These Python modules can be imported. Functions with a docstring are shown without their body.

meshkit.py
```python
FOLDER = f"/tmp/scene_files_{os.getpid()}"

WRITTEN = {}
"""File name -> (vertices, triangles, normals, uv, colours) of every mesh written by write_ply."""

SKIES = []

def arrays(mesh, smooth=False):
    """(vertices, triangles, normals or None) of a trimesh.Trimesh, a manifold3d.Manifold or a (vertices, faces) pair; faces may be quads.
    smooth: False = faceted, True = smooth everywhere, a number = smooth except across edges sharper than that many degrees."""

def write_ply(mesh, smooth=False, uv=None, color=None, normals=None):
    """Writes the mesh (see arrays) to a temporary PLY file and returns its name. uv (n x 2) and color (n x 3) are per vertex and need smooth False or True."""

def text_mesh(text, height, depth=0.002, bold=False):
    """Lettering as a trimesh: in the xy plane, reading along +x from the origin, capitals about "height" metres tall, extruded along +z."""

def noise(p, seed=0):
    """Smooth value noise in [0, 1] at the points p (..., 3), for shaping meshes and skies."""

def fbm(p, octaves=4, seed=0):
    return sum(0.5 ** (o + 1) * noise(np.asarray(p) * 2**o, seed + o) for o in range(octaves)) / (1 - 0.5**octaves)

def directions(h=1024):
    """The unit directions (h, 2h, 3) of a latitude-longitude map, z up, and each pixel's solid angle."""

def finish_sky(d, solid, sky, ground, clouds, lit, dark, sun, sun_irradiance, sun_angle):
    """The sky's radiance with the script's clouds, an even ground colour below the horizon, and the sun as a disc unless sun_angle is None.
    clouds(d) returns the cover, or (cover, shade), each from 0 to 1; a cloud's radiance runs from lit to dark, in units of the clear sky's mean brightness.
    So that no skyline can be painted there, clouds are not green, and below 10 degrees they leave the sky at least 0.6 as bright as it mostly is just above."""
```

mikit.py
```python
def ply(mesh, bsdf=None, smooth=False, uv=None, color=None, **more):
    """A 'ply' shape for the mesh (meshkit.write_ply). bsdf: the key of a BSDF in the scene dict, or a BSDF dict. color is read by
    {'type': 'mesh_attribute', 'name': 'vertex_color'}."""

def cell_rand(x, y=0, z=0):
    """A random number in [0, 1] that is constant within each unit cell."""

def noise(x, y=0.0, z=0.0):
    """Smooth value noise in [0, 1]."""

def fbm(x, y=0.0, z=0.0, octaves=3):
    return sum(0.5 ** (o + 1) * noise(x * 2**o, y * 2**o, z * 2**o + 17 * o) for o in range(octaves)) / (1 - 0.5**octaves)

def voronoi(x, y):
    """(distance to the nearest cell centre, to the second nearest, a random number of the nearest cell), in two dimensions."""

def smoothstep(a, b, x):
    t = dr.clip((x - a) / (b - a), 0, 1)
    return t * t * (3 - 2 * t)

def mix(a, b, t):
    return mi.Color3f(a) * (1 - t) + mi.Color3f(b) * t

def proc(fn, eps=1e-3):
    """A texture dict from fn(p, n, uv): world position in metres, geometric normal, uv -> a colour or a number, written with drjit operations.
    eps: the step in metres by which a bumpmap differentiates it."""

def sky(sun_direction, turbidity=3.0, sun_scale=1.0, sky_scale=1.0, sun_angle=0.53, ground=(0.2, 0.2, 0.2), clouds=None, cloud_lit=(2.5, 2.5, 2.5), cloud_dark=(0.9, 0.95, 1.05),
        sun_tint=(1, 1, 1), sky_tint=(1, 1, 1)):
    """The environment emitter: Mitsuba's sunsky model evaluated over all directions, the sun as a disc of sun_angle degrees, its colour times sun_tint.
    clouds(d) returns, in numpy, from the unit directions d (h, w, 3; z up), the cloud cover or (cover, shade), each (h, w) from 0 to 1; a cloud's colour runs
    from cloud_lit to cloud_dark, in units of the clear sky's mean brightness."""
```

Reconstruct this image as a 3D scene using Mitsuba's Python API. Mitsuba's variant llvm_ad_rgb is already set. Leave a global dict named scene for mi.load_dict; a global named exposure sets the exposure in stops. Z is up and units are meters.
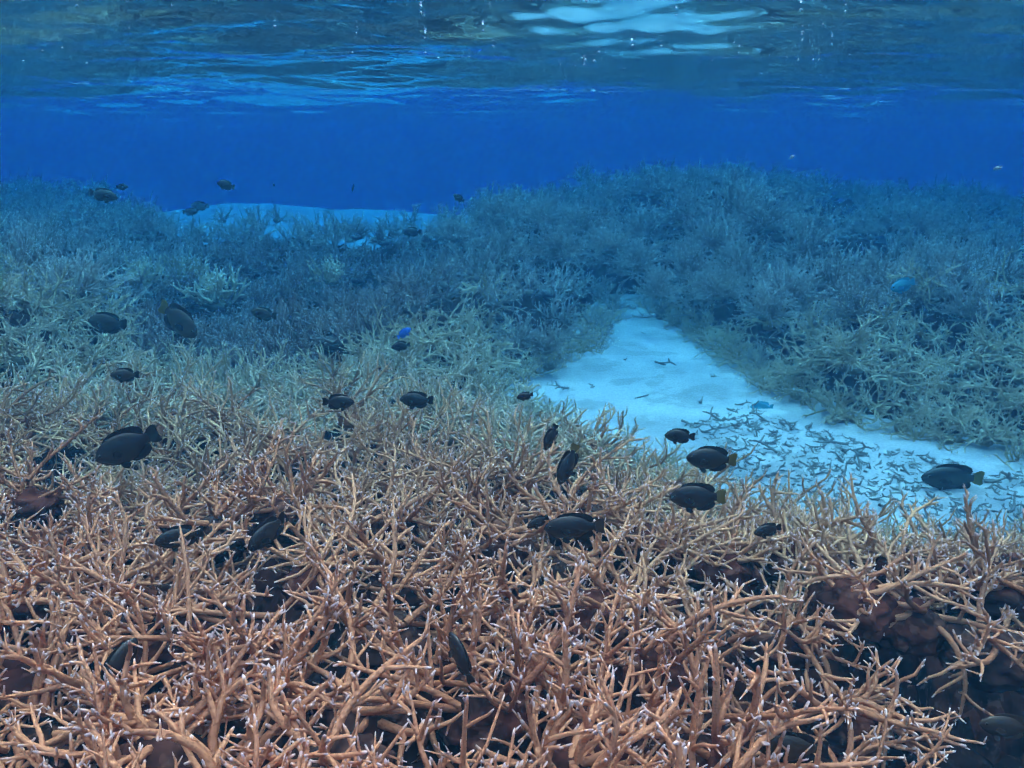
import math, numpy as np, trimesh, drjit as dr, mitsuba as mi, mikit, meshkit
from scipy.interpolate import RBFInterpolator, RegularGridInterpolator
from shapely.geometry import Polygon, Point
import shapely

T = mi.ScalarTransform4f
scene, labels = {}, {}

# ------------------------------------------------------------------ camera, sky, exposure
W, H = 1024, 768
HFOV = 60.0
FOC = 0.5 * W / math.tan(math.radians(HFOV / 2))
CAM = np.array([0.0, 0.0, 1.2])
HORIZON_Y = 140.0
PITCH = math.atan((H / 2 - HORIZON_Y) / FOC)
FWD = np.array([0, math.cos(PITCH), -math.sin(PITCH)])
UPV = np.array([0, math.sin(PITCH), math.cos(PITCH)])
SURF = 1.2 + 0.36                                   # mean height of the water surface
scene['camera'] = {'type': 'perspective', 'fov': HFOV, 'fov_axis': 'x', 'near_clip': 0.02, 'far_clip': 400.0,
                   'to_world': T().look_at(origin=CAM.tolist(), target=(CAM + FWD).tolist(), up=[0, 0, 1]),
                   'medium': {'type': 'ref', 'id': 'water_medium'}}
scene['sky'] = mikit.sky((0.15, 0.28, 0.95), turbidity=3, sun_scale=0.3, sun_angle=20, clouds=lambda d: 1.0, cloud_lit=(2.95, 2.25, 2.75))
exposure = 3.0
# the sea water: red is taken out first, blue is scattered most
scene['water_medium'] = {'type': 'homogeneous', 'sigma_t': {'type': 'rgb', 'value': [0.42, 0.128, 0.064]},
                         'albedo': {'type': 'rgb', 'value': [0.006, 0.119, 0.432]}}


def at(px, py, z):
    """the point at height z that is seen at a pixel"""
    d = FWD * FOC + np.array([1, 0, 0]) * (px - W / 2) - UPV * (py - H / 2)
    return CAM + d * (z - CAM[2]) / d[2]


def atd(px, py, dist):
    d = FWD * FOC + np.array([1, 0, 0]) * (px - W / 2) - UPV * (py - H / 2)
    return CAM + d / np.linalg.norm(d) * dist


def pixel(p):
    d = np.asarray(p) - CAM
    z = d @ FWD
    return W / 2 + FOC * d[0] / z, H / 2 - FOC * (d @ UPV) / z


def tag(key, label=None, cat=None, group=None, kind=None):
    labels[key] = {k: v for k, v in (('label', label), ('category', cat), ('group', group), ('kind', kind)) if v}


count = {}


def numbered(name):
    count[name] = count.get(name, -1) + 1
    return name if count[name] == 0 else f'{name}_{count[name]:03d}'


# ------------------------------------------------------------------ materials
N, FB, SS, MIX = mikit.noise, mikit.fbm, mikit.smoothstep, mikit.mix


def coral_mat(name, low, high, tip, tip_len=0.013, rough=0.6, drift=None):
    def col(p, n, uv):
        f = FB(p.x * 9, p.y * 9, p.z * 9, 2)
        top = high if drift is None else MIX(high, drift, SS(1.0, 2.5, p.y + (FB(p.x * 2, p.y * 2, 7.0, 2) - 0.5) * 1.6))
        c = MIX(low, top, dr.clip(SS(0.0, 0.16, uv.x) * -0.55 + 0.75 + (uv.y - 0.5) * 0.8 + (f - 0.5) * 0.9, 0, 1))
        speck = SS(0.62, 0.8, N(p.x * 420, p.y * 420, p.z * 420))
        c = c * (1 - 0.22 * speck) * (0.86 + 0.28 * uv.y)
        return MIX(c, tip, SS(tip_len, tip_len * 0.25, uv.x + 0.006 * (f - 0.5)) * 0.85)

    def bump(p, n, uv):
        return N(p.x * 300, p.y * 300, p.z * 300) + 0.6 * N(p.x * 130, p.y * 130, p.z * 130)
    scene[name] = {'type': 'twosided', 'bsdf': {'type': 'bumpmap', 'scale': 0.0018, 'nested_texture': mikit.proc(bump, 4e-4),
                   'bsdf': {'type': 'principled', 'base_color': mikit.proc(col), 'roughness': rough, 'specular': 0.25}}}


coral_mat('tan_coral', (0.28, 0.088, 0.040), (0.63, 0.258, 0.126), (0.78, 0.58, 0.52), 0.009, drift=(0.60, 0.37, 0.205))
coral_mat('olive_coral', (0.29, 0.20, 0.12), (0.64, 0.49, 0.32), (0.72, 0.64, 0.52), 0.016)
coral_mat('hazel_coral', (0.22, 0.18, 0.15), (0.54, 0.46, 0.40), (0.76, 0.72, 0.64), 0.02)
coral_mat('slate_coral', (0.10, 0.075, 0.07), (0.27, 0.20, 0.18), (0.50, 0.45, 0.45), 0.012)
coral_mat('pale_coral', (0.25, 0.19, 0.12), (0.60, 0.48, 0.32), (0.78, 0.74, 0.66), 0.02)


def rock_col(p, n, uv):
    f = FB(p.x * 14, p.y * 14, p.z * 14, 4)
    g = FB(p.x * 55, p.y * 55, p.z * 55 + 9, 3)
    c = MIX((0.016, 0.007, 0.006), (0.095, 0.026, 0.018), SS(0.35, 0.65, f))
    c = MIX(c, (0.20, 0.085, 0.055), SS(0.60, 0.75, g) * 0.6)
    c = c * (0.45 + 0.55 * SS(3.5, 1.5, p.y))            # shade of the far hollows painted into the rock colour
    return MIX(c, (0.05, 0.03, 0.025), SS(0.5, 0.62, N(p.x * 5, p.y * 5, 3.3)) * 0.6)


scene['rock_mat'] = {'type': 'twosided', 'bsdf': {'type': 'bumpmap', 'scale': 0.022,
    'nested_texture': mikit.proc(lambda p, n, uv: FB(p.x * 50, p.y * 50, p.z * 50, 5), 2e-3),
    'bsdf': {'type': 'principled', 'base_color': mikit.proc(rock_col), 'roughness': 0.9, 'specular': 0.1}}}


def sand_col(p, n, uv):
    f = FB(p.x * 3, p.y * 3, 0, 4)
    g = N(p.x * 160, p.y * 160, 1.0)
    c = MIX((0.36, 0.36, 0.36), (0.50, 0.485, 0.47), SS(0.25, 0.7, f * SS(12.0, 6.0, p.y) + 0.5 * SS(6.0, 12.0, p.y)))
    c = MIX(c, (0.24, 0.24, 0.23), SS(0.56, 0.72, FB(p.x * 7, p.y * 7, 4.0, 4)) * 0.45 * SS(7.0, 5.0, p.y))
    return c * (0.86 + 0.22 * g)


scene['sand_mat'] = {'type': 'twosided', 'bsdf': {'type': 'bumpmap', 'scale': 0.014,
    'nested_texture': mikit.proc(lambda p, n, uv: FB(p.x * 16, p.y * 18, 0, 3) * SS(7.0, 3.0, p.y), 4e-3),
    'bsdf': {'type': 'principled', 'base_color': mikit.proc(sand_col), 'roughness': 0.95, 'specular': 0.1}}}


def flat(name, col, rough=0.5, spec=0.3):
    scene[name] = {'type': 'twosided', 'bsdf': {'type': 'principled', 'base_color': {'type': 'rgb', 'value': list(col)}, 'roughness': rough, 'specular': spec}}


flat('fish_dark', (0.022, 0.015, 0.012), 0.38, 0.5)
flat('fish_brown', (0.050, 0.029, 0.018), 0.4, 0.4)
flat('fin_dark', (0.017, 0.012, 0.010), 0.6)
flat('fin_yellow', (0.16, 0.11, 0.03), 0.6)
flat('fish_blue', (0.03, 0.13, 0.50), 0.4)
flat('fish_teal', (0.06, 0.32, 0.40), 0.4)
flat('fish_silver', (0.55, 0.55, 0.52), 0.3)
flat('eye_ring', (0.10, 0.085, 0.06), 0.3)
flat('eye_black', (0.004, 0.004, 0.004), 0.15, 0.5)
flat('bubble_white', (0.80, 0.82, 0.84), 0.2, 0.6)
flat('rubble_pale', (0.32, 0.30, 0.27), 0.9, 0.1)
flat('rubble_mat', (0.21, 0.20, 0.19), 0.9, 0.1)
scene['water_bsdf'] = {'type': 'dielectric', 'int_ior': 1.33, 'ext_ior': 1.0}

# ------------------------------------------------------------------ reef shape: height of the coral tops, from points seen in the photograph
TOPS = [(0, 768, .62), (300, 768, .66), (550, 768, .68), (800, 768, .60), (1000, 768, .42),
        (0, 640, .62), (256, 640, .66), (512, 640, .66), (768, 640, .62), (1000, 640, .57),
        (0, 540, .64), (256, 540, .66), (512, 540, .64), (768, 540, .60), (1000, 540, .54),
        (0, 470, .66), (256, 470, .66), (512, 470, .62), (700, 480, .54), (850, 488, .48), (1000, 505, .44),
        (520, 398, .46), (600, 402, .50), (690, 424, .51), (800, 443, .49), (920, 460, .45), (1010, 473, .42),
        (0, 400, .64), (256, 400, .62), (450, 395, .53), (0, 330, .62), (150, 345, .60), (300, 350, .55), (420, 365, .50),
        (1020, 522, .22), (900, 508, .23), (780, 492, .24), (528, 384, .06), (600, 352, .06), (615, 325, .06), (626, 300, .06), (520, 340, .30), (570, 315, .28), (604, 285, .26), (560, 282, .36), (500, 300, .44),
        (480, 345, .42), (150, 292, .40), (300, 285, .36), (400, 262, .42), (220, 305, .38), (230, 262, .40), (360, 250, .42), (150, 258, .46),
        (1150, 480, .06), (1150, 390, .35), (1150, 300, .50), (1150, 540, .45), (1150, 700, .5), (-120, 400, .64), (-120, 600, .62),
        (650, 304, .06), (700, 344, .06), (760, 386, .06), (830, 412, .06), (900, 432, .06), (1000, 448, .06),
        (720, 290, .36), (790, 318, .37), (840, 335, .38), (900, 345, .38), (1000, 352, .38)]
FAR = [(680, 172, 7.5), (725, 160, 7.0), (752, 163, 7.0), (775, 186, 6.8), (800, 203, 6.5), (870, 188, 8.5), (950, 198, 8.5), (1020, 208, 8.5), (720, 215, 5.9), (800, 240, 5.4), (700, 255, 5.5),
       (900, 245, 5.2), (1000, 250, 5.0), (800, 285, 4.5), (900, 290, 4.2), (1000, 290, 4.1), (620, 245, 6.2), (650, 275, 5.7), (1150, 215, 8.0), (1150, 260, 5.0),
       (500, 182, 7.5), (555, 190, 7.3), (600, 202, 7.0), (450, 212, 7.0), (550, 225, 6.0), (500, 240, 5.6), (560, 260, 5.0), (450, 262, 4.9), (480, 300, 4.1), (400, 300, 3.8),
       (0, 196, 7.0), (80, 197, 7.0), (150, 207, 7.0), (260, 211, 6.8), (350, 218, 6.8), (420, 221, 6.8), (0, 224, 4.6), (50, 240, 4.4), (90, 280, 4.0), (-120, 215, 4.8)]


def atr(px, py, dist):
    """the point seen at a pixel at a distance along the ground"""
    d = FWD * FOC + np.array([1, 0, 0]) * (px - W / 2) - UPV * (py - H / 2)
    return CAM + d * dist / d[1]


tp = np.array([at(*t) for t in TOPS] + [atr(*t) - [0, 0, 0.12 * min(max((t[2] - 3.5) / 2.5, 0), 1)] for t in FAR])


def uvw(x, y):
    return np.stack([np.arctan2(x, np.maximum(y, 0.05) + 0.3) * 2.2, np.log(np.maximum(y, 0.05) + 0.3)], -1)


rbf = RBFInterpolator(uvw(tp[:, 0], tp[:, 1]), tp[:, 2], kernel='linear', smoothing=0.004)
gx, gy = np.linspace(-14, 14, 281), np.linspace(-2, 16, 301)
GX, GY = np.meshgrid(gx, gy, indexing='ij')
tops_grid = np.clip(rbf(uvw(GX, GY).reshape(-1, 2)).reshape(GX.shape), 0.0, 1.1)
_tops = RegularGridInterpolator((gx, gy), tops_grid, bounds_error=False, fill_value=None)


def canopy(x, y):
    x, y = np.asarray(x, float), np.asarray(y, float)
    h = _tops(np.stack([np.clip(x, -14, 14), np.clip(y, -2, 16)], -1))
    far = np.clip((y - 1.0) / 4, 0, 1)
    lumps = meshkit.fbm(np.stack([x * 2.2, y * 2.2, x * 0], -1), 3, 5) - 0.5
    far = far * (1 - 0.7 * np.clip((y - 5.6) / 0.8, 0, 1) * (x < 0.02 * y))
    return h + lumps * (0.12 + (0.30 + 0.14 * (x > 0.05 * y)) * far) * np.clip((h - 0.05) / 0.3, 0, 1)


def sandz(x, y):
    x, y = np.asarray(x, float), np.asarray(y, float)
    n = meshkit.fbm(np.stack([x * 0.8, y * 0.8, x * 0], -1), 3, 11) - 0.5
    bank = np.clip((y - 8.5) / 3.5, 0, 1) * (0.29 + 0.3 * n) * np.exp(-((x + 3.4) / 3.2) ** 2)
    drop = np.clip((y - 12.5) / 4, 0, 1) ** 2 * 1.2 + np.clip(y - 14.5, 0, None) * 0.35
    return 0.06 * n * np.clip((9 - y) / 4, 0, 1) + bank - np.minimum(drop, 12)


SAND_PATCH = Polygon([at(px, py, 0)[:2] for px, py in
                      [(626, 300), (655, 318), (700, 350), (760, 395), (830, 424), (920, 448), (1030, 466), (1250, 492), (1250, 575), (1020, 543), (900, 528), (780, 509),
                       (650, 467), (560, 435), (500, 396), (545, 380), (600, 352), (615, 325)]])


def sand_dist(x, y):
    """metres outside the sand patch (negative inside)"""
    p = shapely.points(np.asarray(x, float), np.asarray(y, float))
    d = shapely.distance(p, SAND_PATCH)
    return np.where(shapely.contains(SAND_PATCH, p), -shapely.distance(p, SAND_PATCH.exterior), d)


def back_edge(x, y):
    """how far inside the reef's far edge (metres): the reef ends nearer on the left, where sand shows behind it"""
    az = np.asarray(x) / np.maximum(np.asarray(y), 0.3)
    lim = np.interp(az, [-0.8, -0.46, -0.40, -0.15, -0.06, 0.0, 0.2, 0.5, 0.8], [11.5, 11, 8.0, 7.8, 8.2, 9.5, 11.5, 12.5, 13])
    return lim - y


def grid_mesh(xs, ys, zfun):
    X, Y = np.meshgrid(xs, ys, indexing='ij')
    Z = zfun(X, Y)
    nx, ny = X.shape
    i = np.arange(nx * ny).reshape(nx, ny)
    f = np.concatenate([np.stack([i[:-1, :-1], i[1:, :-1], i[1:, 1:]], -1).reshape(-1, 3), np.stack([i[:-1, :-1], i[1:, 1:], i[:-1, 1:]], -1).reshape(-1, 3)])
    return trimesh.Trimesh(np.stack([X, Y, Z], -1).reshape(-1, 3), f, process=False)


def stretched(a, b, step, lo, hi, grow=1.15):
    mid = np.arange(a, b + 1e-6, step)
    out, s, v = [], step, b
    while v < hi:
        s *= grow
        v = min(v + s, hi)
        out.append(v)
    left, s, v = [], step, a
    while v > lo:
        s *= grow
        v = max(v - s, lo)
        left.append(v)
    return np.array(left[::-1] + mid.tolist() + out)


# sea floor: one sheet of sand to the limit of sight
scene['sand'] = mikit.ply(grid_mesh(stretched(-4, 5, 0.06, -58, 58), stretched(1, 9, 0.06, -18, 78), sandz), 'sand_mat', True)
tag('sand', kind='structure')


def rockz(x, y):
    s, c = sandz(x, y), canopy(x, y)
    p = np.stack([x * 6, y * 6, np.zeros_like(x)], -1)
    lump = (meshkit.fbm(p, 4, 3) - 0.5) * 0.24 + (meshkit.fbm(p * 3.7, 3, 8) - 0.5) * 0.13 + (meshkit.noise(p * 5.9, 3) - 0.5) * 0.035
    d = np.clip(np.minimum((sand_dist(x, y) - 0.22) / 0.40, back_edge(x, y) / 0.5 + 1.2), -1, 1)
    h = np.maximum(np.maximum(c - 0.33 - s, 0.02) + lump * np.clip((c - s - 0.1) / 0.4, 0.1, 1), 0.03)
    return s + np.where(d > 0, h * np.clip(d, 0, 1) ** 0.7, -0.15)


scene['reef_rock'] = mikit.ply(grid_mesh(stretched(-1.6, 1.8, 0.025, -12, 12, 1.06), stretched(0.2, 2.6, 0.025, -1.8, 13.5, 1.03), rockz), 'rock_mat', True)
tag('reef_rock', kind='structure')

# ------------------------------------------------------------------ water: a closed body with a wavy top
wr = np.random.default_rng(50)
WAVES = []
for lam_lo, lam_hi, n, slope, spread in ((1.6, 3.0, 4, .065, 30), (0.7, 1.5, 8, .08, 30), (0.28, 0.65, 14, .085, 26), (0.12, 0.26, 18, .075, 24), (0.06, 0.12, 18, .055, 24)):
    for _ in range(n):
        lam = wr.uniform(lam_lo, lam_hi)
        a = math.radians(90 + wr.normal(8, spread))
        WAVES.append((2 * math.pi / lam * math.cos(a), 2 * math.pi / lam * math.sin(a), wr.uniform(0, 6.283), slope * lam / (2 * math.pi) * math.sqrt(2.0 / n) * wr.uniform(0.7, 1.3)))


def wave(x, y):
    z = np.full_like(x, SURF)
    fade = np.exp(-(np.hypot(x, y) / 30) ** 2)
    for kx, ky, ph, amp in WAVES:
        z += amp * np.sin(kx * x + ky * y + ph) * fade
    return z


wx, wy = stretched(-2.9, 2.9, 0.016, -60, 60, 1.06), stretched(1.7, 5.2, 0.0115, -20, 80, 1.03)
top = grid_mesh(wx, wy, wave)
nx, ny = len(wx), len(wy)
idx = np.arange(nx * ny).reshape(nx, ny)
ring = np.concatenate([idx[:, 0], idx[-1, 1:], idx[-2::-1, -1], idx[0, -2:0:-1]])       # counter-clockwise seen from above
low = top.vertices[ring].copy()
low[:, 2] = -14.0
nv = len(top.vertices)
k = np.arange(len(ring))
k2 = (k + 1) % len(ring)
wall = np.concatenate([np.stack([ring[k], nv + k, nv + k2], -1), np.stack([ring[k], nv + k2, ring[k2]], -1)])
cen = nv + len(ring)
bot = np.stack([nv + k2, nv + k, np.full(len(k), cen)], -1)
body = trimesh.Trimesh(np.vstack([top.vertices, low, [[0, 30, -14.0]]]), np.vstack([top.faces, wall, bot]), process=False)
scene['water'] = mikit.ply(body, 'water_bsdf', 40, interior={'type': 'ref', 'id': 'water_medium'})
tag('water', kind='structure')


# ------------------------------------------------------------------ staghorn coral
def unit(v):
    return v / np.maximum(np.linalg.norm(v, axis=-1, keepdims=True), 1e-9)


def paths(rng, p0, d0, length, R, bend, up, jitter):
    """curving paths (n, R, 3) whose last points bunch up for a rounded tip; and the distance of each point to the tip"""
    n = len(p0)
    s = np.append(np.linspace(0, 0.93, R - 2), [0.975, 1.0])
    ax = unit(rng.normal(size=(n, 3)))
    pts, d = [p0], unit(d0)
    for i in range(1, R):
        ds = s[i] - s[i - 1]
        d = unit(d + (np.cross(d, ax) * (bend * rng.normal(1, 0.5, (n, 1))) + np.array([0, 0, up]) + rng.normal(size=(n, 3)) * jitter * 2) * ds)
        pts.append(pts[-1] + d * (length * ds)[:, None])
    return np.stack(pts, 1), (1 - s)[None, :] * length[:, None], s


def tubes(pts, rad, tipd, tint, sides):
    """(vertices, faces, uv) per tube, as arrays (n, k, 3), one face table, (n, k, 2)"""
    n, R, _ = pts.shape
    t = np.empty_like(pts)
    t[:, 1:-1] = pts[:, 2:] - pts[:, :-2]
    t[:, 0], t[:, -1] = pts[:, 1] - pts[:, 0], pts[:, -1] - pts[:, -2]
    t = unit(t)
    mean = unit(pts[:, -1] - pts[:, 0])
    ref = np.where(np.abs(mean[:, 2:3]) < 0.8, [[0, 0, 1.0]], [[1.0, 0, 0]])
    a = unit(np.cross(t, ref[:, None, :]))
    b = np.cross(t, a)
    ang = np.arange(sides) * 2 * np.pi / sides
    ringv = a[:, :, None] * np.cos(ang)[:, None] + b[:, :, None] * np.sin(ang)[:, None]
    v = (pts[:, :-1, None] + ringv[:, :-1] * rad[:, :-1, None, None]).reshape(n, -1, 3)
    v = np.concatenate([v, pts[:, -1:]], 1)
    i = np.arange((R - 1) * sides).reshape(R - 1, sides)
    j = np.roll(i, -1, 1)
    f = np.concatenate([np.stack([i[:-1], j[:-1], j[1:]], -1).reshape(-1, 3), np.stack([i[:-1], j[1:], i[1:]], -1).reshape(-1, 3),
                        np.stack([i[-1], j[-1], np.full(sides, (R - 1) * sides)], -1)])
    u = np.concatenate([np.repeat(tipd[:, :-1], sides, 1), np.zeros((n, 1))], 1)
    return v, f, np.stack([u, np.broadcast_to(tint[:, None], u.shape)], -1)


def taper(s, r0, r1):
    prof = np.interp(s, [0, 0.93, 0.975, 1.0], [1, 0, 0, 0])
    cap = np.interp(s, [0, 0.7, 0.93, 0.975, 1.0], [1, 0.98, 0.80, 0.55, 0.18])
    return (r1[:, None] + (r0 - r1)[:, None] * prof[None]) * cap[None]


def grow(rng, n_prim=18, spread=0.05, length=(0.15, 0.26), elev=(8, 85), r=0.0064, m=6, nubs=3, sides=7, R=(10, 7, 4), lean=(0, 0, 0), side_len=1.0, up=0.5, bend=0.7):
    """a colony about its foot at the origin: [(vertices, faces, uv, branch index)] in batches"""
    az = np.arange(n_prim) * 2.39996 + rng.uniform(0, 6.28) + rng.normal(0, 0.35, n_prim)
    el = np.radians(np.clip(elev[0] + (elev[1] - elev[0]) * ((np.arange(n_prim) + 0.5) / n_prim) ** 1.1 + rng.normal(0, 9, n_prim), -5, 89))
    d = np.stack([np.cos(el) * np.cos(az), np.cos(el) * np.sin(az), np.sin(el)], -1) + np.asarray(lean)
    p0 = np.stack([rng.normal(0, spread, n_prim), rng.normal(0, spread, n_prim), rng.normal(0, 0.012, n_prim)], -1) + d * [0.006, 0.006, 0.0]
    L = rng.uniform(*length, n_prim)
    tint = np.clip(rng.uniform(0.4, 0.8) + rng.normal(0, 0.12, n_prim), 0.2, 1)
    P, D, s = paths(rng, p0, d, L, R[0], bend, up, 0.30)
    r0 = r * rng.uniform(0.85, 1.2, n_prim)
    out = [(*tubes(P, taper(s, r0, r0 * 0.55), D, tint, sides), np.arange(n_prim))]

    def side(P, D, s, r0, tint, idx, m, tmin, lens, ang, R, ratio, extra_up):
        n = len(P)
        t = np.clip(tmin + (0.97 - tmin) * (np.arange(m)[None] + rng.uniform(0.1, 0.9, (n, m))) / m, 0, 0.97)
        k = np.clip(np.searchsorted(s, t, side='right') - 1, 0, len(s) - 2)
        w = ((t - s[k]) / (s[k + 1] - s[k]))[..., None]
        rows = np.arange(n)[:, None]
        q = P[rows, k] * (1 - w) + P[rows, k + 1] * w
        tan = unit(P[rows, k + 1] - P[rows, k])
        side_dir = unit(np.cross(tan, rng.normal(size=(n, m, 3))))
        a = np.radians(rng.uniform(*ang, (n, m, 1)))
        dd = tan * np.cos(a) + side_dir * np.sin(a) + [0, 0, extra_up]
        ll = (lens[0] + (lens[1] - lens[0]) * t) * rng.uniform(0.5, 1.45, (n, m))
        keep = rng.uniform(size=(n, m)) < 0.88
        rr = r0[:, None] * (1 - 0.35 * t) * ratio * rng.uniform(0.85, 1.1, (n, m))
        q, dd, ll, rr = q[keep], dd[keep], ll[keep], rr[keep]
        ii, tt = np.broadcast_to(idx[:, None], (n, m))[keep], np.broadcast_to(tint[:, None], (n, m))[keep]
        P2, D2, s2 = paths(rng, q, dd, ll, R, 0.6, 0.35, 0.25)
        return P2, D2, s2, rr, tt, ii

    b = side(P, D, s, r0, tint, np.arange(n_prim), m, 0.22, (0.085 * side_len, 0.028 * side_len), (34, 70), R[1], 0.76, 0.08)
    out.append((*tubes(b[0], taper(b[2], b[3], b[3] * 0.6), b[1], b[4], sides), b[5]))
    if nubs:
        for (PP, DD, sv, rv, tv, iv, mm) in ((P, D, s, r0, tint, np.arange(n_prim), nubs + 2), (*b[:6], nubs)):
            c = side(PP, DD, sv, rv, tv, iv, mm, 0.45, (0.024, 0.013), (35, 70), R[2], 0.72, 0.08)
            out.append((*tubes(c[0], taper(c[2], c[3], c[3] * 0.65), c[1], c[4], max(sides - 2, 3)), c[5]))
    return out


def joined(batches, which=None):
    V, F, UV, o = [], [], [], 0
    for v, f, uv, ids in batches:
        if which is not None:
            on = ids == which
            v, uv = v[on], uv[on]
        n, kk, _ = v.shape
        if n == 0:
            continue
        V.append(v.reshape(-1, 3))
        UV.append(uv.reshape(-1, 2))
        F.append((f[None] + (np.arange(n) * kk)[:, None, None]).reshape(-1, 3) + o)
        o += n * kk
    return (np.vstack(V), np.vstack(F)), np.vstack(UV)


def scatter(rng, region, spacing, inside):
    """even random points (dart throwing on a fine grid) in region = (x0, x1, y0, y1)"""
    x0, x1, y0, y1 = region
    n = int((x1 - x0) * (y1 - y0) / spacing ** 2 * 6)
    p = np.stack([rng.uniform(x0, x1, n), rng.uniform(y0, y1, n)], -1)
    p = p[inside(p[:, 0], p[:, 1])]
    cell, kept = {}, []
    for q in p:
        c = (int(q[0] // spacing), int(q[1] // spacing))
        if all((q[0] - o[0]) ** 2 + (q[1] - o[1]) ** 2 >= spacing ** 2 for a in (-1, 0, 1) for b in (-1, 0, 1) for o in cell.get((c[0] + a, c[1] + b), ())):
            cell.setdefault(c, []).append(q)
            kept.append(q)
    return np.array(kept)


def on_reef(x, y, margin=0.0):
    return (sand_dist(x, y) > 0.06 + margin) & (back_edge(x, y) > 0)


def in_view(x, y, m=0.25):
    return np.abs(x) < 0.60 * (y + 0.12) + m


def normal_at(x, y, e=0.12):
    g = np.array([canopy(x + e, y) - canopy(x - e, y), canopy(x, y + e) - canopy(x, y - e)]).ravel() / (2 * e)
    return np.clip(-g, -1.2, 1.2)


def place_word(px):
    return 'at the left edge' if px < 130 else 'left of centre' if px < 400 else 'in the centre' if px < 620 else 'right of centre' if px < 890 else 'at the right edge'


def near_zone(px, py):
    row = 'cut by the bottom edge' if py > 690 else 'in the lowest rows' if py > 590 else 'in the rows behind those' if py > 500 else 'on the brow of the near thicket'
    return row, place_word(px)


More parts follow.
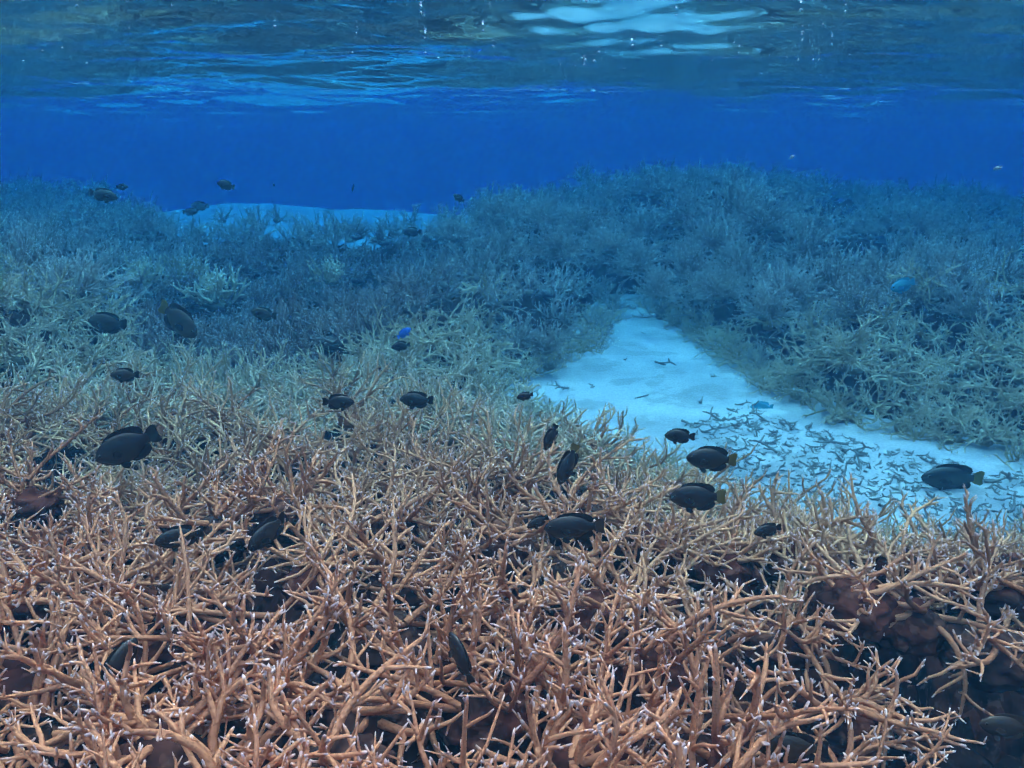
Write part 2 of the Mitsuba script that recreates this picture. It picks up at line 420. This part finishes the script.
rng = np.random.default_rng(4)
NEAR = 1.55
near = scatter(rng, (-1.6, 1.7, 0.22, NEAR), 0.110, lambda x, y: on_reef(x, y) & in_view(x, y, 0.15))
near = near[np.argsort(near[:, 1])]
ico = trimesh.creation.icosphere(3)
n_tri = 0
for x, y in near:
    top_z = float(canopy(x, y)) + rng.normal(0, 0.02)
    foot = top_z - rng.uniform(0.095, 0.14)
    px, py = pixel((x, y, top_z))
    corner = np.clip((px - 860) / 120, 0, 1) * np.clip((py - 630) / 80, 0, 1)
    if rng.uniform() < corner * 0.95:
        continue
    lean = np.append(normal_at(x, y) * 0.5 + rng.normal(0, 0.12, 2), 0)
    g = grow(rng, n_prim=int(rng.integers(10, 15)), spread=0.014, length=(0.10, 0.205), elev=(-8, 54 - 24 * float(np.clip((y - 0.7) / 0.6, 0, 1))), r=rng.uniform(0.0047, 0.0057), m=5, nubs=2,
             sides=7, lean=lean, side_len=rng.uniform(0.75, 1.15), up=rng.uniform(-0.2, 0.45), bend=rng.uniform(0.8, 1.9))
    key = numbered('staghorn_coral')
    tw = T().translate([float(x), float(y), float(foot)])
    for b in range(len(g[0][0])):
        m, uv = joined(g, b)
        n_tri += len(m[1])
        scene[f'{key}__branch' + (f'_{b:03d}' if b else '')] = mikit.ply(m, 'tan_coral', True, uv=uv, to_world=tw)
    v = ico.vertices * (1 + 0.8 * (meshkit.fbm(ico.vertices * 3.5 + rng.uniform(0, 50, 3), 4, 2) - 0.5)[:, None]) * rng.uniform(0.050, 0.064) * [1, 1, 0.7] - [0, 0, 0.028]
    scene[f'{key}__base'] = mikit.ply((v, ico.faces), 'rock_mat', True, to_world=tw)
    row, col = near_zone(px, py)
    tag(key, f'orange tan staghorn colony {row}, {col}', 'coral', f'near coral colonies {row}, {col}')

# colonies further off: one of several grown shapes each, turned and sized
proto, tri_of = {}, {}


def grown(name, mat, seed, **kw):
    (v, f), uv = joined(grow(np.random.default_rng(seed), **kw))
    b = trimesh.creation.icosphere(1)                # the foot that holds the branches together
    s = 0.016 + kw['spread'] * 0.95
    f = np.vstack([f, b.faces + len(v)])
    v = np.vstack([v, b.vertices * (0.75 + 0.5 * meshkit.noise(b.vertices * 2 + seed)[:, None]) * [s, s, 0.028] - [0, 0, 0.02]])
    uv = np.vstack([uv, np.tile([0.30, 0.0], (len(b.vertices), 1))])
    m = (v, f)
    proto[name] = mikit.ply(m, mat, True, uv=uv)
    tri_of[name] = len(f)


for i in range(7):
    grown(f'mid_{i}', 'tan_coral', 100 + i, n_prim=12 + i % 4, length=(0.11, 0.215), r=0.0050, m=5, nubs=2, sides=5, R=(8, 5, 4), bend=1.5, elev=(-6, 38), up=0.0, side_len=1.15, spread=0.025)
for i in range(7):
    grown(f'olive_{i}', 'olive_coral', 200 + i, n_prim=12 + i % 4, length=(0.12, 0.235), r=0.0053, m=5, nubs=1, sides=4, R=(7, 5, 4), bend=1.3, elev=(-6, 44), up=0.0, side_len=1.15, spread=0.025)
for i in range(5):
    grown(f'far_{i}', 'hazel_coral', 300 + i, n_prim=13 + i % 3, length=(0.14, 0.26), r=0.0062, m=6, nubs=0, sides=3, R=(5, 4, 3), bend=1.2, elev=(-5, 72), spread=0.035)
for i in range(5):
    grown(f'slate_{i}', 'slate_coral', 400 + i, n_prim=20 + i, length=(0.08, 0.16), r=0.0065, m=5, nubs=0, sides=4, R=(5, 4, 3), bend=1.0, elev=(0, 85), spread=0.05, side_len=0.8)
for i in range(4):
    grown(f'bush_{i}', 'hazel_coral', 500 + i, n_prim=70 + 6 * i, length=(0.16, 0.24), r=0.0056, m=6, nubs=0, sides=3, R=(5, 4, 3), bend=0.5, elev=(-8, 88), spread=0.04, up=0.15, side_len=0.8)
for i in range(2):
    grown(f'plume_{i}', 'pale_coral', 600 + i, n_prim=34, length=(0.12, 0.20), r=0.0095, m=5, nubs=0, sides=4, R=(5, 4, 3), bend=0.4, elev=(15, 88), spread=0.05)


def place(key, name, x, y, z, scale, tilt=(0, 0)):
    nrm = unit(np.array([tilt[0], tilt[1], 1.0]))
    axis = np.cross([0, 0, 1], nrm)
    tw = T().translate([float(x), float(y), float(z)])
    if np.linalg.norm(axis) > 1e-4:
        tw = tw @ T().rotate(axis.tolist(), math.degrees(math.acos(float(nrm[2]))))
    tw = tw @ T().rotate([0, 0, 1], float(rng.uniform(0, 360))) @ T().scale(float(scale))
    scene[key] = {**proto[name], 'to_world': tw}


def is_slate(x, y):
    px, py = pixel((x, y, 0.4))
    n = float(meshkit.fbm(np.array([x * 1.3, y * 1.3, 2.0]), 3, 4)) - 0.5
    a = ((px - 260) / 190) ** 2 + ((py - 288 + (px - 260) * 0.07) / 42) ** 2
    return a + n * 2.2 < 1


def foot_of(x, y, top_z, sc):
    return max(top_z - 0.19 * sc, float(rockz(np.array([x]), np.array([y]))[0]) - 0.02, float(sandz(x, y)) - 0.01)


mid = scatter(rng, (-3.0, 3.0, NEAR, 4.2), 0.13, lambda x, y: on_reef(x, y, -0.02) & in_view(x, y, 0.2))
far = scatter(rng, (-9.5, 9.5, 4.2, 13), 0.185, lambda x, y: on_reef(x, y, -0.03) & in_view(x, y, 0.4))
behind = scatter(rng, (-2.2, 2.4, -0.6, 1.9), 0.19, lambda x, y: on_reef(x, y) & ((~in_view(x, y, 0.15)) | (y < 0.22)))
mid, far = mid[np.argsort(mid[:, 1])], far[np.argsort(np.hypot(far[:, 0], far[:, 1]))]
total, singles = 0, 0


def mid_zone(x, y, px):
    if x > 0.1 and sand_dist(x, y) < 2.5 and x > 0.42 * y + 0.1 * (y < 3.2) and y > 2.6:
        return 'olive staghorn coral colony on the reef beyond the sand patch', 'colonies beyond the sand patch'
    if y < 2.3:
        return f'sandy tan staghorn colony behind the near thicket, {place_word(px)}', f'colonies behind the near thicket, {place_word(px)}'
    return f'olive staghorn colony in the middle of the reef, {place_word(px)}', f'colonies in the middle of the reef, {place_word(px)}'


thickets = {'right': ('staghorn_thicket', 'far staghorn thicket rising to the mound on the right behind the sand patch'),
            'middle': ('staghorn_thicket_001', 'staghorn thicket tapering to a point beside the tip of the sand patch'),
            'left': ('staghorn_thicket_002', 'far band of staghorn thicket in front of the distant pale sand at left'),
            'slate': ('staghorn_thicket_003', 'low slate blue coral thicket filling the hollow left of centre'),
            'behind': ('staghorn_thicket_004', 'tan staghorn thicket going on beyond the bottom corners of the picture')}


def thicket(which):
    k = count[which] = count.get(which, 0) + 1
    return f'{thickets[which][0]}__{k:03d}'


def colony(x, y, single):
    global total, singles
    c = float(canopy(x, y)) + rng.normal(0, 0.025)
    h = c - float(sandz(x, y))
    px, py = pixel((x, y, c))
    slate = is_slate(x, y)
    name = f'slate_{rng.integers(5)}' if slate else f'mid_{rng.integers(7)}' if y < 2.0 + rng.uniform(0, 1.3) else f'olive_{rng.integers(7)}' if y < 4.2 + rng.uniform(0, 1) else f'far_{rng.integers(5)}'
    sc = float(np.clip(rng.normal(1.03, 0.13), 0.75, 1.35)) * min(1.0, max(h / 0.3, 0.8))
    if single and not slate:
        key = numbered('staghorn_coral')
        tag(key, mid_zone(x, y, px)[0], 'coral', mid_zone(x, y, px)[1])
        singles += 1
    else:
        key = thicket('slate' if slate else 'right' if x > 0.09 * y + 0.1 else 'middle' if y < 6.3 and x > -0.25 * y else 'left')
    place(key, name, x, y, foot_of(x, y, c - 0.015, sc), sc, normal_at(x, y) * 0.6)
    total += tri_of[name]


for x, y in mid:
    colony(x, y, True)
for i, (x, y) in enumerate(far):
    if y > 4.4 and x > 0.12 * y and sand_dist(x, y) > 0.9 and back_edge(x, y) > 0.8 and float(meshkit.fbm(np.array([x * 2.2, y * 2.2, 0.0]), 3, 5)) < 0.53 and not is_slate(x, y):
        continue                                     # hollows between the clumps stay bare and dark
    colony(x, y, singles + len(near) < 300)
# colonies that lean out over the rim of the sand
rim = SAND_PATCH.exterior
for s_ in np.arange(0, rim.length, 0.11):
    q = rim.interpolate(float(s_ + rng.uniform(-0.03, 0.03)))
    x, y = q.x + rng.normal(0, 0.03), q.y + rng.normal(0, 0.03)
    if y > 6.4 or not in_view(x, y, 0.3) or (y < 2.9 and x > 0.6):
        continue
    a_, b_ = rim.interpolate(float(s_ - 0.05)), rim.interpolate(float(s_ + 0.05))
    out = unit(np.array([b_.y - a_.y, a_.x - b_.x]))
    if not SAND_PATCH.contains(Point(x + out[0] * 0.15, y + out[1] * 0.15)):
        out = -out
    name = f'olive_{rng.integers(7)}'
    key = thicket('right' if x > 0.09 * y + 0.1 else 'middle')
    place(key, name, x - out[0] * 0.10, y - out[1] * 0.10, float(sandz(x, y)) + rng.uniform(-0.01, 0.05), rng.uniform(0.65, 0.95), out * 0.45)
for x, y in behind:
    c = float(canopy(x, y))
    place(thicket('behind'), f'mid_{rng.integers(7)}', x, y, foot_of(x, y, c, 1), 1.0, normal_at(x, y) * 0.5)
for w, (k, text) in thickets.items():
    if w in count:
        tag(k, text, 'coral', kind='stuff')

# rounded bushes of finer coral on the far right mound, each in front of its own dark hollow
BUSH = [(500, 184, 7.4, .44), (545, 190, 7.2, .38), (585, 199, 7.0, .34), (645, 198, 7.2, .40), (688, 180, 7.3, .46), (738, 168, 7.0, .52), (712, 208, 6.2, .38), (768, 190, 6.6, .36),
        (640, 232, 6.2, .32), (690, 236, 5.8, .34), (745, 232, 5.7, .34), (806, 212, 6.0, .40), (840, 240, 5.2, .42), (793, 256, 5.1, .30), (884, 190, 8.2, .46), (926, 196, 8.0, .40), (966, 204, 8.0, .36),
        (884, 244, 5.1, .34), (915, 262, 4.8, .30), (950, 232, 5.8, .36), (1000, 218, 7.0, .38), (1012, 250, 5.2, .34), (560, 224, 6.2, .30), (500, 220, 6.2, .28), (455, 212, 6.8, .26), (18, 224, 4.5, .40), (70, 244, 4.2, .30), (660, 262, 5.4, .26), (720, 262, 5.2, .26), (770, 278, 4.7, .26), (860, 274, 4.5, .26), (980, 275, 4.5, .28), (515, 312, 4.55, .24), (545, 318, 4.5, .22), (610, 220, 6.6, .30)]
for px, py, dist, rad in BUSH:
    p = atr(px, py, dist)
    z = p[2]
    key = numbered('bushy_coral')
    place(key, f'bush_{rng.integers(4)}', p[0], p[1], z - 0.22 * rad / 0.30, rad / 0.30)
    side = 'beside the upper tip of the sand patch' if 500 < px < 560 and py > 300 else 'on the mound at the left edge' if px < 100 else 'on the skyline of the right hand mound' if py < 200 and px > 600 else 'on the low knoll left of the mound' if px < 600 else 'on the slope of the right hand mound' if px < 800 else 'in the rough far right of the reef'
    tag(key, f'rounded bush of fine blue green coral {side}', 'coral', f'coral bushes {side}')
for (px, py, z, sc), text in zip([(181, 258, .46, 1.0), (213, 274, .43, 1.15), (140, 262, .48, .9), (330, 262, .44, .8)],
                                 ['pale feathery coral tuft in the hollow at left, middle one of three', 'largest pale feathery coral tuft in the hollow left of centre', 'pale feathery coral tuft in the hollow, nearest the left mound',
                                  'small pale coral tuft at the right end of the slate blue hollow']):
    p = at(px, py, z)
    key = numbered('feathery_coral')
    place(key, f'plume_{rng.integers(2)}', p[0], p[1], z - 0.14 * sc, sc)
    tag(key, text, 'coral')

# ------------------------------------------------------------------ broken coral on the sand
TWIGS, TWIG_ARRAYS = [], []
for i in range(7):
    tr = np.random.default_rng(900 + i)
    P, D, sv = paths(tr, np.zeros((1, 3)), np.array([[1.0, 0, 0.05]]), np.array([1.0]), 6, 0.9, 0.0, 0.2)
    b = [(*tubes(P, taper(sv, np.array([0.066]), np.array([0.045])), D + 0.05, np.array([0.5]), 6), np.zeros(1, int))]
    for t in tr.uniform(0.2, 0.8, tr.integers(1, 4)):
        q = P[:, int(t * 5)]
        P2, D2, s2 = paths(tr, q, np.array([[tr.uniform(0, 1), tr.choice([-1, 1]), tr.uniform(0, 0.5)]]), np.array([tr.uniform(0.25, 0.5)]), 5, 0.5, 0.0, 0.2)
        b.append((*tubes(P2, taper(s2, np.array([0.052]), np.array([0.038])), D2 + 0.05, np.array([0.5]), 5), np.zeros(1, int)))
    (v, f), uv = joined(b)
    v = v - [v[:, 0].mean(), v[:, 1].mean(), 0]
    TWIG_ARRAYS.append((v, f))
    TWIGS.append(mikit.ply((v, f), 'rubble_mat' if i % 2 else 'rubble_pale', True))


def twig_place(x, y, size):
    return T().translate([float(x), float(y), float(sandz(x, y)) + rng.uniform(-0.02, 0.03) * size]) @ T().rotate([0, 0, 1], float(rng.uniform(0, 360))) @ T().rotate([1, 0, 0], float(rng.uniform(-35, 35))) @ T().rotate([0, 1, 0], float(rng.uniform(-16, 16))) @ T().scale(float(size))


def twig(key, x, y, size):
    scene[key] = {**TWIGS[rng.integers(7)], 'to_world': twig_place(x, y, size)}


ZONE = Polygon([at(px, py, 0)[:2] for px, py in [(690, 428), (745, 408), (800, 428), (905, 455), (1060, 480), (1060, 560), (900, 530), (740, 490)]])
zx0, zy0, zx1, zy1 = ZONE.bounds
litter = scatter(rng, (zx0, zx1, zy0, zy1), 0.023, lambda x, y: shapely.contains(ZONE, shapely.points(x, y)) & (meshkit.fbm(np.stack([x * 2.5, y * 2.5, x * 0], -1), 3, 40) > 0.33))
litter = litter[np.argsort(litter[:, 1])]
V, F, o = [], [], 0
for i, (x, y) in enumerate(litter):
    size = float(np.clip(rng.lognormal(-3.2, 0.45), 0.018, 0.09))
    if i % 4 == 0 and count.get('coral_twig', 0) < 270:
        key = numbered('coral_twig')
        tag(key, 'grey blue broken coral twig in the litter along the sand channel', 'coral twig', 'broken twigs littering the sand channel')
        twig(key, x, y, size * 1.05)
    else:                                                # the crumbs between them
        v, f = TWIG_ARRAYS[rng.integers(7)]
        m = np.array(twig_place(x, y, size).matrix, float)
        V.append(v @ m[:3, :3].T + m[:3, 3])
        F.append(f + o)
        o += len(v)
scene['rubble_litter'] = mikit.ply((np.vstack(V), np.vstack(F)), 'rubble_mat', True)
tag('rubble_litter', 'fine grey blue coral litter strewn over the sand channel', 'coral rubble', kind='stuff')
for px, py, size, where in [(664, 369, .10, 'middle of the clean sand'), (640, 398, .07, 'front edge of the clean sand'), (700, 404, .07, 'clean sand just above the litter'), (714, 378, .06, 'right margin of the clean sand'),
                            (736, 396, .06, 'sand beside the teal fish'), (592, 386, .06, 'left half of the clean sand'), (551, 384, .08, 'left tip of the sand patch'), (646, 333, .05, 'narrow neck of sand near its far tip'),
                            (626, 361, .05, 'sand just below the middle thicket'), (560, 392, .09, 'front left border of the sand patch')]:
    p = at(px, py, 0.0)
    key = numbered('coral_twig')
    twig(key, p[0], p[1], size)
    tag(key, f'single dark broken coral twig lying on the {where}', 'coral twig')

# ------------------------------------------------------------------ fish
ST = np.array([(.50, .004, -.004, .004), (.485, .045, -.040, .024), (.43, .110, -.095, .052), (.33, .180, -.165, .082), (.20, .228, -.220, .098), (.06, .242, -.240, .100), (-.08, .228, -.226, .088),
               (-.20, .186, -.184, .066), (-.30, .125, -.123, .042), (-.37, .085, -.083, .026), (-.44, .078, -.076, .013)])


def fish_body():
    t = np.linspace(0, 1, 26)
    k = np.linspace(0, 1, len(ST))
    from scipy.interpolate import PchipInterpolator
    s = PchipInterpolator(k, ST)(t)
    a = np.arange(20) * 2 * np.pi / 20
    mid_, hh = (s[:, 1] + s[:, 2]) / 2, (s[:, 1] - s[:, 2]) / 2
    v = np.stack([np.repeat(s[:, :1], 20, 1), s[:, 3:] * np.sign(np.cos(a)) * np.abs(np.cos(a)) ** 1.15, mid_[:, None] + hh[:, None] * np.sin(a)], -1).reshape(-1, 3)
    n = len(t)
    i = np.arange(n * 20).reshape(n, 20)
    j = np.roll(i, -1, 1)
    f = np.concatenate([np.stack([i[:-1], i[1:], j[1:]], -1).reshape(-1, 3), np.stack([i[:-1], j[1:], j[:-1]], -1).reshape(-1, 3),
                        np.stack([i[-1], np.full(20, n * 20), j[-1]], -1)])
    m = trimesh.Trimesh(np.vstack([v, [[-.445, 0, 0]]]), f, process=False)
    m.fix_normals()
    return m


def fin(points, th=0.012):
    """a fin: thin at its free edge, with soft rays as ridges"""
    poly = Polygon(points).buffer(0.012).buffer(-0.004)
    m = trimesh.creation.extrude_polygon(poly, th, engine='earcut')
    m = m.subdivide_to_size(0.06)
    v = m.vertices[:, [0, 2, 1]].copy()                        # polygon in x, z; thickness along y
    v[:, 1] = (v[:, 1] - th / 2) * (0.75 + 0.25 * np.cos(v[:, 0] * 160))
    m = trimesh.Trimesh(v, m.faces, process=False)
    m.fix_normals()
    return m


pect = fin([(0, .03), (-.06, .05), (-.17, .03), (-.19, -.02), (-.12, -.06), (-.03, -.035), (0, -.02)])


def side_fin(m, sgn, at_, out, down):
    q = m.copy()
    q.apply_transform(trimesh.transformations.rotation_matrix(math.radians(out) * -sgn, [0, 0, 1]))
    q.apply_transform(trimesh.transformations.rotation_matrix(math.radians(down) * sgn, [1, 0, 0]))
    q.apply_translation([at_[0], at_[1] * sgn, at_[2]])
    return q


pelv = fin([(0, 0), (-.02, -.10), (-.10, -.13), (-.13, -.10), (-.08, -.01)])
PARTS = {'body': fish_body(), 'tail_fin': fin([(-.41, .07), (-.47, .115), (-.56, .15), (-.615, .125), (-.60, .04), (-.595, -.04), (-.61, -.12), (-.56, -.145), (-.47, -.11), (-.41, -.07)]),
         'dorsal_fin': fin([(.30, .17), (.22, .245), (.10, .285), (-.04, .29), (-.16, .278), (-.28, .255), (-.37, .205), (-.40, .15), (-.37, .07), (-.18, .14), (0, .18)]),
         'anal_fin': fin([(.0, -.20), (-.06, -.262), (-.18, -.278), (-.30, -.25), (-.38, -.195), (-.40, -.14), (-.37, -.07), (-.18, -.14)]),
         'pectoral_fin': side_fin(pect, 1, (.20, .088, -.03), 28, 8), 'pectoral_fin_001': side_fin(pect, -1, (.20, .088, -.03), 28, 8),
         'pelvic_fin': side_fin(pelv, 1, (.17, .03, -.18), 5, 14), 'pelvic_fin_001': side_fin(pelv, -1, (.17, .03, -.18), 5, 14)}
for i, sgn in enumerate((1, -1)):
    e = trimesh.creation.icosphere(2, 0.032)
    e.apply_transform(np.diag([1, 0.45, 1, 1]))
    e.apply_translation([.385, .054 * sgn, .045])
    q = trimesh.creation.icosphere(2, 0.019)
    q.apply_transform(np.diag([1, 0.5, 1, 1]))
    q.apply_translation([.387, .064 * sgn, .045])
    PARTS['eye' + '_001' * i], PARTS['eye' + '_001' * i + '__pupil'] = e, q
MESH = {k: mikit.ply(m, 'fish_dark', 50 if k != 'body' else True) for k, m in PARTS.items()}


def hit(px, py):
    """distance along a pixel's ray to the coral tops"""
    d = unit(FWD * FOC + np.array([1, 0, 0]) * (px - W / 2) - UPV * (py - H / 2))
    t = np.linspace(0.3, 14, 2000)
    p = CAM + d * t[:, None]
    b = p[:, 2] < np.maximum(np.where(sand_dist(p[:, 0], p[:, 1]) > 0.05, canopy(p[:, 0], p[:, 1]), 0), sandz(p[:, 0], p[:, 1]))
    return float(t[np.argmax(b)]) if b.any() else 9.0


def fish(name, px, py, long, yaw, pitch, near_by, label, body='fish_dark', fins='fin_dark', tail=None, dist=None, roll=0, deep=1.0):
    d = dist or hit(px, py) - near_by
    p = atd(px, py, d)
    size = long / FOC * d / 1.12
    key = numbered(name)
    tw = T().translate(p.tolist()) @ T().rotate([0, 0, 1], yaw) @ T().rotate([0, 1, 0], -pitch) @ T().rotate([1, 0, 0], roll) @ T().scale([size, size, size * deep]) @ T().translate([0.07, 0, 0])
    for k, m in MESH.items():
        mat = body if k == 'body' else 'eye_black' if k.endswith('pupil') else 'eye_ring' if k.startswith('eye') else (tail or fins) if k == 'tail_fin' else fins
        if long < 11 and k not in ('body', 'tail_fin', 'dorsal_fin', 'anal_fin'):
            continue
        scene[f'{key}__{k}'] = {**m, 'bsdf': {'type': 'ref', 'id': mat}, 'to_world': tw}
    tag(key, label, 'fish')


D = 'damselfish'
fish(D, 128, 446, 60, 197, -22, .18, 'large black fish tilted nose down at left, above the near thicket', deep=1.1)
fish(D, 178, 320, 48, -22, -34, .6, 'dark brown fish with yellow tail diving towards the viewer at left', 'fish_brown', 'fin_dark', 'fin_yellow', deep=1.15)
fish(D, 338, 402, 31, 8, -4, .10, 'small black fish left of centre, hovering low over the coral')
fish(D, 108, 323, 38, 172, 4, .06, 'dim brown fish hiding among branches near the left mound', 'fish_brown')
fish(D, 551, 437, 28, 205, -66, .08, 'smaller of two black fish pointing straight down in the centre')
fish(D, 568, 464, 44, 215, -62, .06, 'larger black fish pointing nose down in the centre, yellowish tail up', tail='fin_yellow')
fish(D, 575, 527, 60, 180, -3, .05, 'black fish level among branches below the two diving ones', tail='fish_brown', deep=.95)
fish(D, 680, 436, 30, 176, 2, .10, 'black fish at the brow of coral against the white sand')
fish(D, 712, 459, 50, 181, 3, .12, 'black fish with yellowish tail facing left, above a bigger grey one', tail='fin_yellow')
fish(D, 698, 497, 54, 172, -4, .08, 'dusky fish with dull yellow tail below another at the right of centre', 'fish_dark', 'fin_dark', 'fin_yellow', deep=1.05)
fish(D, 953, 478, 56, 180, 1, .12, 'dark fish with yellow tail at the right, beside the sand channel', 'fish_dark', 'fin_dark', 'fin_yellow', deep=.9)
fish(D, 525, 396, 17, 185, -12, .12, 'tiny black fish at the left point of the sand patch')
fish(D, 412, 232, 19, 178, 0, .3, 'small dark fish over the far band of coral near the middle')
fish(D, 200, 206, 17, 180, 0, .4, 'small dark fish before the left end of the distant sand')
fish(D, 226, 185, 18, 170, 14, 0, 'dark fish swimming in open water above the distant pale sand', dist=5.2)
fish(D, 274, 185, 6, 120, 0, 0, 'speck of a fish in open water, right of the larger one', dist=8.0)
fish(D, 353, 188, 9, 80, 50, 0, 'distant thin dark fish upright in open water over the sand', dist=7.5)
fish(D, 459, 198, 13, 200, 30, 0, 'distant dark fish at the left foot of the low knoll', dist=6.2)
fish(D, 103, 195, 24, 10, -14, 0, 'dark fish on the skyline of the far coral at left', dist=5.0)
fish(D, 122, 187, 11, 0, 0, 0, 'faint distant fish above the far coral at left', dist=7.0)
fish(D, 190, 212, 14, 0, 0, .2, 'faint dark fish low over the far coral band at left')
fish(D, 264, 314, 26, 170, 8, .06, 'dim brown fish in the slate blue hollow left of centre', 'fish_brown')
fish(D, 552, 324, 26, 10, -12, .05, 'dim dark fish within the middle thicket left of the sand tip')
fish('blue_damselfish', 404, 333, 17, 30, 28, .12, 'small bright blue fish left of centre', 'fish_blue', 'fish_blue')
fish(D, 401, 346, 19, 190, -8, .02, 'dark fish in the coral just below the bright blue one')
fish(D, 776, 343, 19, 170, 20, .08, 'round black fish on the reef to the right of the sand')
fish('green_chromis', 903, 285, 26, 195, -14, .15, 'pale cyan fish over the reef at far right', 'fish_teal', 'fish_teal')
fish('green_chromis', 762, 407, 22, 178, 0, .03, 'teal fish low over the sand at the foot of the right reef', 'fish_teal', 'fish_teal')
fish(D, 268, 532, 48, 225, -28, -.09, 'black fish half hidden by crossing branches left of centre in the near thicket')
fish(D, 180, 537, 44, 200, -8, -.09, 'black fish deep in a gap of the near thicket at left')
fish(D, 117, 668, 56, 55, 42, -.09, 'dark slanting fish deep among branches at lower left')
fish(D, 461, 658, 52, 130, 48, -.05, 'dark brown fish tucked under a fan of branches at the bottom centre')
fish(D, 793, 748, 62, 170, -5, -.08, 'large dark fish in a hollow cut by the bottom edge at right', 'fish_brown')
fish(D, 1008, 727, 46, 176, 6, .0, 'brownish fish at the right edge in the bottom corner hollow', 'fish_brown', 'fish_brown')
fish(D, 768, 530, 28, 190, -10, -.05, 'black fish in a small gap right of centre in the near thicket')
fish(D, 538, 522, 24, 200, -20, -.05, 'small black fish in the gap just left of the level one')
fish(D, 417, 400, 34, 175, 0, -.06, 'dim dark fish in a hollow of coral left of the sand point')
fish(D, 125, 375, 26, 185, 0, .02, 'dim brown fish among branches above the large black one at left', 'fish_brown')
fish('silver_fish', 792, 157, 7, 30, 20, 0, 'tiny silvery fish in open water above the right mound', 'fish_silver', 'fish_silver', dist=3.5)
fish('silver_fish', 998, 168, 7, 150, -20, 0, 'tiny silvery fish in open water at far right', 'fish_silver', 'fish_silver', dist=3.5)

# white specks of air under the surface
br = np.random.default_rng(77)
spots = [(77, 5), (172, 9), (128, 16), (356, 22), (347, 37), (352, 38), (322, 44), (70, 46), (425, 30), (469, 33), (475, 62), (493, 23), (480, 52), (595, 37), (586, 36), (612, 44), (735, 31), (740, 34), (713, 38), (763, 45),
         (770, 46), (845, 14), (824, 1), (833, 30), (851, 42), (815, 37), (821, 38), (672, 45), (680, 63), (700, 66), (624, 68), (575, 68), (588, 68)] + [(br.uniform(560, 860), br.uniform(8, 75)) for _ in range(22)] + [(br.uniform(0, 560), br.uniform(4, 60)) for _ in range(16)]
V, F, o = [], [], 0
b1 = trimesh.creation.icosphere(1)
for px, py in spots:
    p = at(px, py, SURF)
    p[2] = float(wave(p[:1], p[1:2])[0]) - 0.012
    V.append(b1.vertices * br.uniform(0.0025, 0.0050) + p)
    F.append(b1.faces + o)
    o += len(b1.vertices)
scene['air_bubbles'] = mikit.ply((np.vstack(V), np.vstack(F)), 'bubble_white', True)
tag('air_bubbles', 'tiny white air bubbles caught under the rippled water surface', 'bubbles', kind='stuff')
